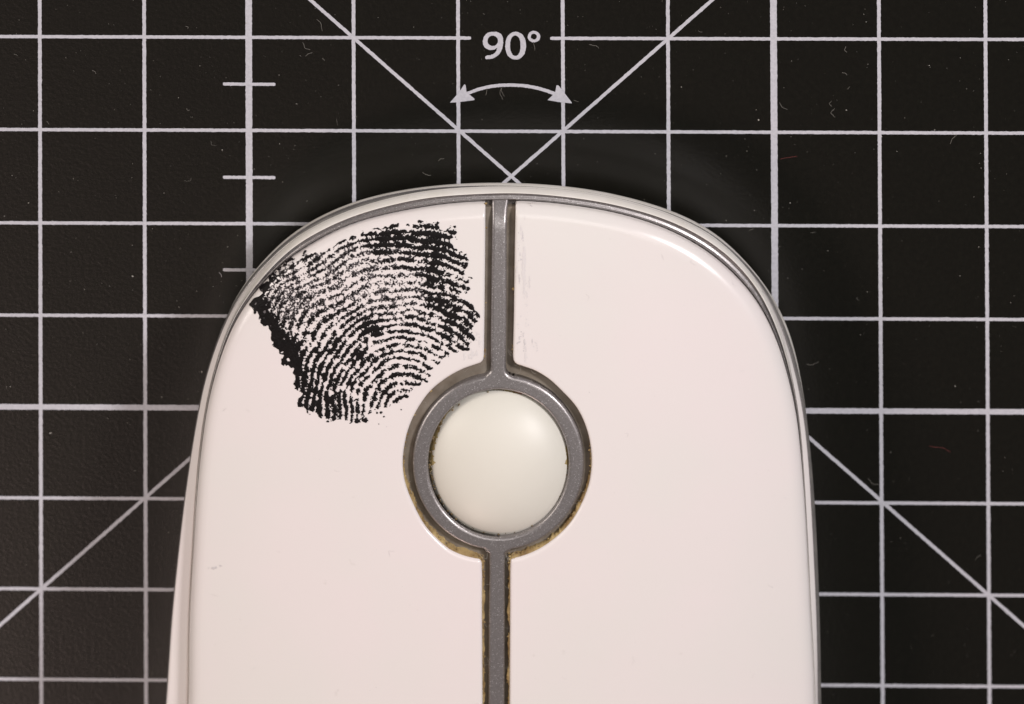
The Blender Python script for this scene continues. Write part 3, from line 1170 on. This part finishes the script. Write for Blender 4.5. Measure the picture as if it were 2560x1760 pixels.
# crust along the lower button edges
for side, W in ((-1, CHL), (1, CHR)):
    seg = W[(W[:, 1] < bc[1] + 0.25) & (W[:, 1] > -4.5)]
    ln_ = np.linalg.norm(np.diff(seg, axis=0), axis=1).cumsum()
    ln_ = np.concatenate([[0], ln_])
    tt = np.arange(0, ln_[-1], 0.008)
    P_ = np.stack([np.interp(tt, ln_, seg[:, 0]), np.interp(tt, ln_, seg[:, 1])], 1)
    d = np.gradient(P_, axis=0)
    d /= np.linalg.norm(d, axis=1)[:, None] + 1e-9
    nrm = np.stack([-d[:, 1], d[:, 0]], 1) * (1 if side < 0 else -1)
    if np.median(nrm[:, 0] * -side) < 0:
        nrm = -nrm
    k_ = np.convolve(gr.standard_normal(len(P_) + 8), np.ones(9) / 9, 'valid') * 3
    k2 = np.convolve(gr.standard_normal(len(P_) + 2), np.ones(3) / 3, 'valid')
    wd = np.clip(0.013 + 0.006 * k_ + 0.003 * k2, 0.002, 0.032) * np.clip((bc[1] + 0.25 - P_[:, 1]) / 0.6, 0.15, 1)
    z0 = Hs(P_[:, 0], P_[:, 1])
    rows = [(0.0006, -0.026), (wd * 0.5, -0.034 + 0.002 * k2), (wd, -0.047 + 0.004 * k2), (wd * 1.15, -0.12)]
    V = np.vstack([np.column_stack([P_ + nrm * np.broadcast_to(o_, (len(P_),))[:, None], z0 + dz_]) for o_, dz_ in rows])
    gk = mesh('grime', V, gridfaces(4, len(P_)), M_GRIME2, MOUSE)
    gk['kind'] = 'stuff'
V, F = blob_mesh(C, S[:len(C)], gr)
g1 = mesh('grime', V, F, M_GRIME, MOUSE, smooth=False)
g1['kind'] = 'stuff'
V, F = blob_mesh(C2, S2[:len(C2)], gr)
g2 = mesh('grime', V, F, M_GRIME2, MOUSE, smooth=False)
g2['kind'] = 'stuff'
# grime round the ball
C, S = [], []
for k in range(420):
    a = gr.choice([gr.normal(-1.55, 0.45), gr.normal(1.6, 0.35), gr.uniform(0, 6.28), gr.normal(3.5, 0.6)])
    ex = INN[int(a / (2 * math.pi) * 240) % 240]
    c = bc[:2] + (ex - bc[:2]) * gr.uniform(0.94, 0.99)
    z = float(Hb(np.array([c[0]]), np.array([c[1]]))[0]) - gr.uniform(0.05, 0.12)
    sz = gr.uniform(0.005, 0.014)
    C.append(np.array([c[0], c[1], z]))
    S.append((sz, sz, sz * 0.6))
V, F = blob_mesh(C, S, gr)
g3 = mesh('grime', V, F, M_GRIME, MOUSE, smooth=False)
g3['kind'] = 'stuff'
# yellowed crust where the ball meets its ring
V, F = [], []
na, nq = 300, 5
ka = np.convolve(gr.standard_normal(na + 6), np.ones(7) / 7, 'valid') * 2.4
kb = gr.standard_normal(na)
for i in range(na):
    a = 2 * math.pi * i / na
    wrap = lambda c, w: math.exp(-(((a - c + math.pi) % (2 * math.pi) - math.pi) / w)**2)
    wgt = 1.0 * wrap(math.pi - 0.1, 0.45) + 0.7 * wrap(0.0, 0.35) + 0.45 * wrap(math.radians(255), 0.5) + 0.4 * wrap(math.radians(85), 0.35)
    r0 = 0.972 - max(0.0, (0.062 + 0.030 * ka[i] + 0.010 * kb[i]) * wgt)
    for q in range(nq):
        rho = r0 + (0.992 - r0) * q / (nq - 1)
        up_ = BH * math.sqrt(max(0, 1 - rho * rho)) + 0.004 * min(1, wgt * 2)
        p = np.array([BA * rho * math.cos(a), 0, 0]) + ey * (BB * rho * math.sin(a)) + en * up_
        V.append(bc + p * 1.0 - en * 0.195)
for i in range(na):
    k = (i + 1) % na
    for q in range(nq - 1):
        F.append((i * nq + q, i * nq + q + 1, k * nq + q + 1, k * nq + q))
M_CRUST = mat_simple('yellow_crust', (0.58, 0.48, 0.23), (0.30, 0.20, 0.07), 500, 0.7)
g6 = mesh('grime', V, F, M_CRUST, BALL)
g6['kind'] = 'stuff'
M_RUST = mat_simple('rust_flake', (0.20, 0.045, 0.02), (0.12, 0.03, 0.015), 900, 0.7)
fl = unproj_surf([(1288, 985), (1293, 986), (1298, 988), (1303, 990), (1404, 1222), (1402, 1226), (1342, 486)], Hb)
V, F = blob_mesh([p + np.array([0, 0, -0.05 if k < 6 else -0.10]) for k, p in enumerate(fl)], [(0.016, 0.011, 0.008)] * 4 + [(0.006, 0.008, 0.005)] * 2 + [(0.006, 0.007, 0.004)], gr)
mesh('rust_flake', V, F, M_RUST, BALL, smooth=False)
# lint caught in the channel and on the ball
L = []
for k in range(70):
    W = CHL if gr.random() < 0.5 else CHR
    q = W[gr.integers(60, 300)]
    a = gr.uniform(0, 6.28)
    ln = gr.uniform(0.03, 0.10)
    p0 = q + gr.normal(0, 0.02, 2)
    L.append(fibre(p0, p0 + ln * np.array([math.cos(a), math.sin(a)]), gr.normal(0, 0.02), 0.0011, lambda x, y: Hs(x, y) - 0.06, gr, 9, 0.03))
V, F = collect(L)
g4 = mesh('lint', V, F, M_FIBRE, MOUSE)
g4['kind'] = 'stuff'

# specks and hairs lying on the buttons
wr = np.random.default_rng(31)
for side, X0, X1 in ((-1, 520, 1190), (1, 1300, 1960)):
    C, S, L = [], [], []
    P_ = np.column_stack([wr.uniform(X0, X1, 90), wr.uniform(620, 1750, 90)])
    W_ = unproj_surf(P_, zplate, 6)
    hole = np.hypot((P_[:, 0] - 1243) / 250, (P_[:, 1] - 1156) / 260) > 1
    for w in W_[hole]:
        q = float(np.clip(wr.lognormal(-5.9, 0.4), 0.0015, 0.006))
        C.append(w + np.array([0, 0, 0.0008]))
        S.append((q, q * wr.uniform(0.6, 1.2), q * 0.35))
    for w in W_[hole][:9]:
        a, ln = wr.uniform(0, 6.28), wr.uniform(0.03, 0.08)
        L.append(fibre(w[:2], w[:2] + ln * np.array([math.cos(a), math.sin(a)]), wr.normal(0, 0.012), 0.0009, lambda x, y: zplate(x, y), wr, 9, 0.002))
    V, F = blob_mesh(C, S, wr)
    v2, f2 = collect(L)
    F = F + [tuple(i + len(V) for i in q) for q in f2]
    g5 = mesh('dust', V + v2, F, M_SMUDGE, BUTTON[side], smooth=False)
    g5['kind'] = 'stuff'


def flat(x, y):
    return np.zeros_like(x)


# dust over the mat
dr = np.random.default_rng(11)
C, S = [], []
for k in range(2700):
    X, Y = dr.uniform(-400, 2960), dr.uniform(-300, 2060)
    if Y > 1000 and dr.random() < 0.55:
        continue
    w = unproj([(X, Y)], 0)[0]
    s = float(np.clip(dr.lognormal(-6.25, 0.45), 0.0012, 0.009))
    C.append(np.array([w[0], w[1], s * 0.6 + 0.002]))
    S.append((s * dr.uniform(0.6, 1.5), s * dr.uniform(0.6, 1.5), s * 0.6))
V, F = blob_mesh(C, S, dr)
du = mesh('dust', V, F, M_DUST, None, smooth=False)
du['kind'] = 'stuff'
du['label'] = 'pale dust specks scattered over the black cutting mat'
du['category'] = 'dust'
L = []
known = [((793, 48), (804, 78), 5), ((757, 105), (776, 125), -5), ((763, 141), (781, 131), 3), ((805, 146), (812, 152), 2), ((1217, 222), (1214, 238), 1), ((1252, 220), (1258, 249), -4), ((1255, 218), (1262, 240), -4), ((1334, 108), (1337, 126), 1), ((1435, 250), (1447, 254), 0), ((1472, 112), (1498, 120), 4),
         ((2115, 115), (2117, 131), -4), ((2105, 181), (2118, 188), 3), ((2118, 223), (2124, 216), 0), ((1948, 256), (1969, 274), -3), ((2085, 271), (2090, 293), -9), ((2078, 252), (2080, 266), -5), ((2375, 360), (2392, 336), 3), ((2379, 325), (2393, 336), -5), ((2016, 911), (2047, 904), -3), ((463, 65), (470, 72), 4), ((467, 270), (474, 275), -3), ((117, 303), (121, 311), 2), ((1056, 430), (1078, 438), -2), ((1096, 402), (1110, 396), 3), ((2170, 1195), (2197, 1212), -5), ((2438, 1400), (2452, 1388), 3), ((1872, 577), (1885, 572), 2), ((230, 175), (240, 185), 3), ((34, 135), (44, 139), 2)]
for a, b, bend in known:
    w = unproj([a, b], 0)[:, :2]
    L.append(fibre(w[0], w[1], bend / PX, 0.0012, flat, dr, 12, 0.008))
for k in range(16):
    X, Y = dr.uniform(-300, 2860), dr.uniform(-200, 1960)
    if Y > 900 and dr.random() < 0.6:
        continue
    a, ln = dr.uniform(0, 6.28), dr.uniform(6, 18)
    w = unproj([(X, Y), (X + ln * math.cos(a), Y + ln * math.sin(a))], 0)[:, :2]
    L.append(fibre(w[0], w[1], dr.normal(0, 3) / PX, 0.0008, flat, dr, 9, 0.006))
V, F = collect(L)
li = mesh('lint', V, F, M_FIBRE, None)
li['kind'] = 'stuff'
li['label'] = 'short pale curled lint fibres scattered over the black cutting mat'
li['category'] = 'lint'
# the red fibres
for (a, b, bend, lab) in (((2323, 1116), (2377, 1129), 5, 'wavy dark red fibre on the mat level with the silver ring'), ((1950, 398), (1993, 391), 2, 'short reddish fibre on the mat beside the heavy grid line')):
    w = unproj([a, b], 0)[:, :2]
    V, F = fibre(w[0], w[1], bend / PX, 0.0013, flat, dr, 14, 0.006)
    o = mesh('fibre', V, F, M_REDF, None)
    o['label'] = lab
    o['category'] = 'fibre'
    o['group'] = 'red fibres on the mat'
print('tris', sum(len(p.vertices) - 2 for o in bpy.data.objects if o.type == 'MESH' for p in o.data.polygons))
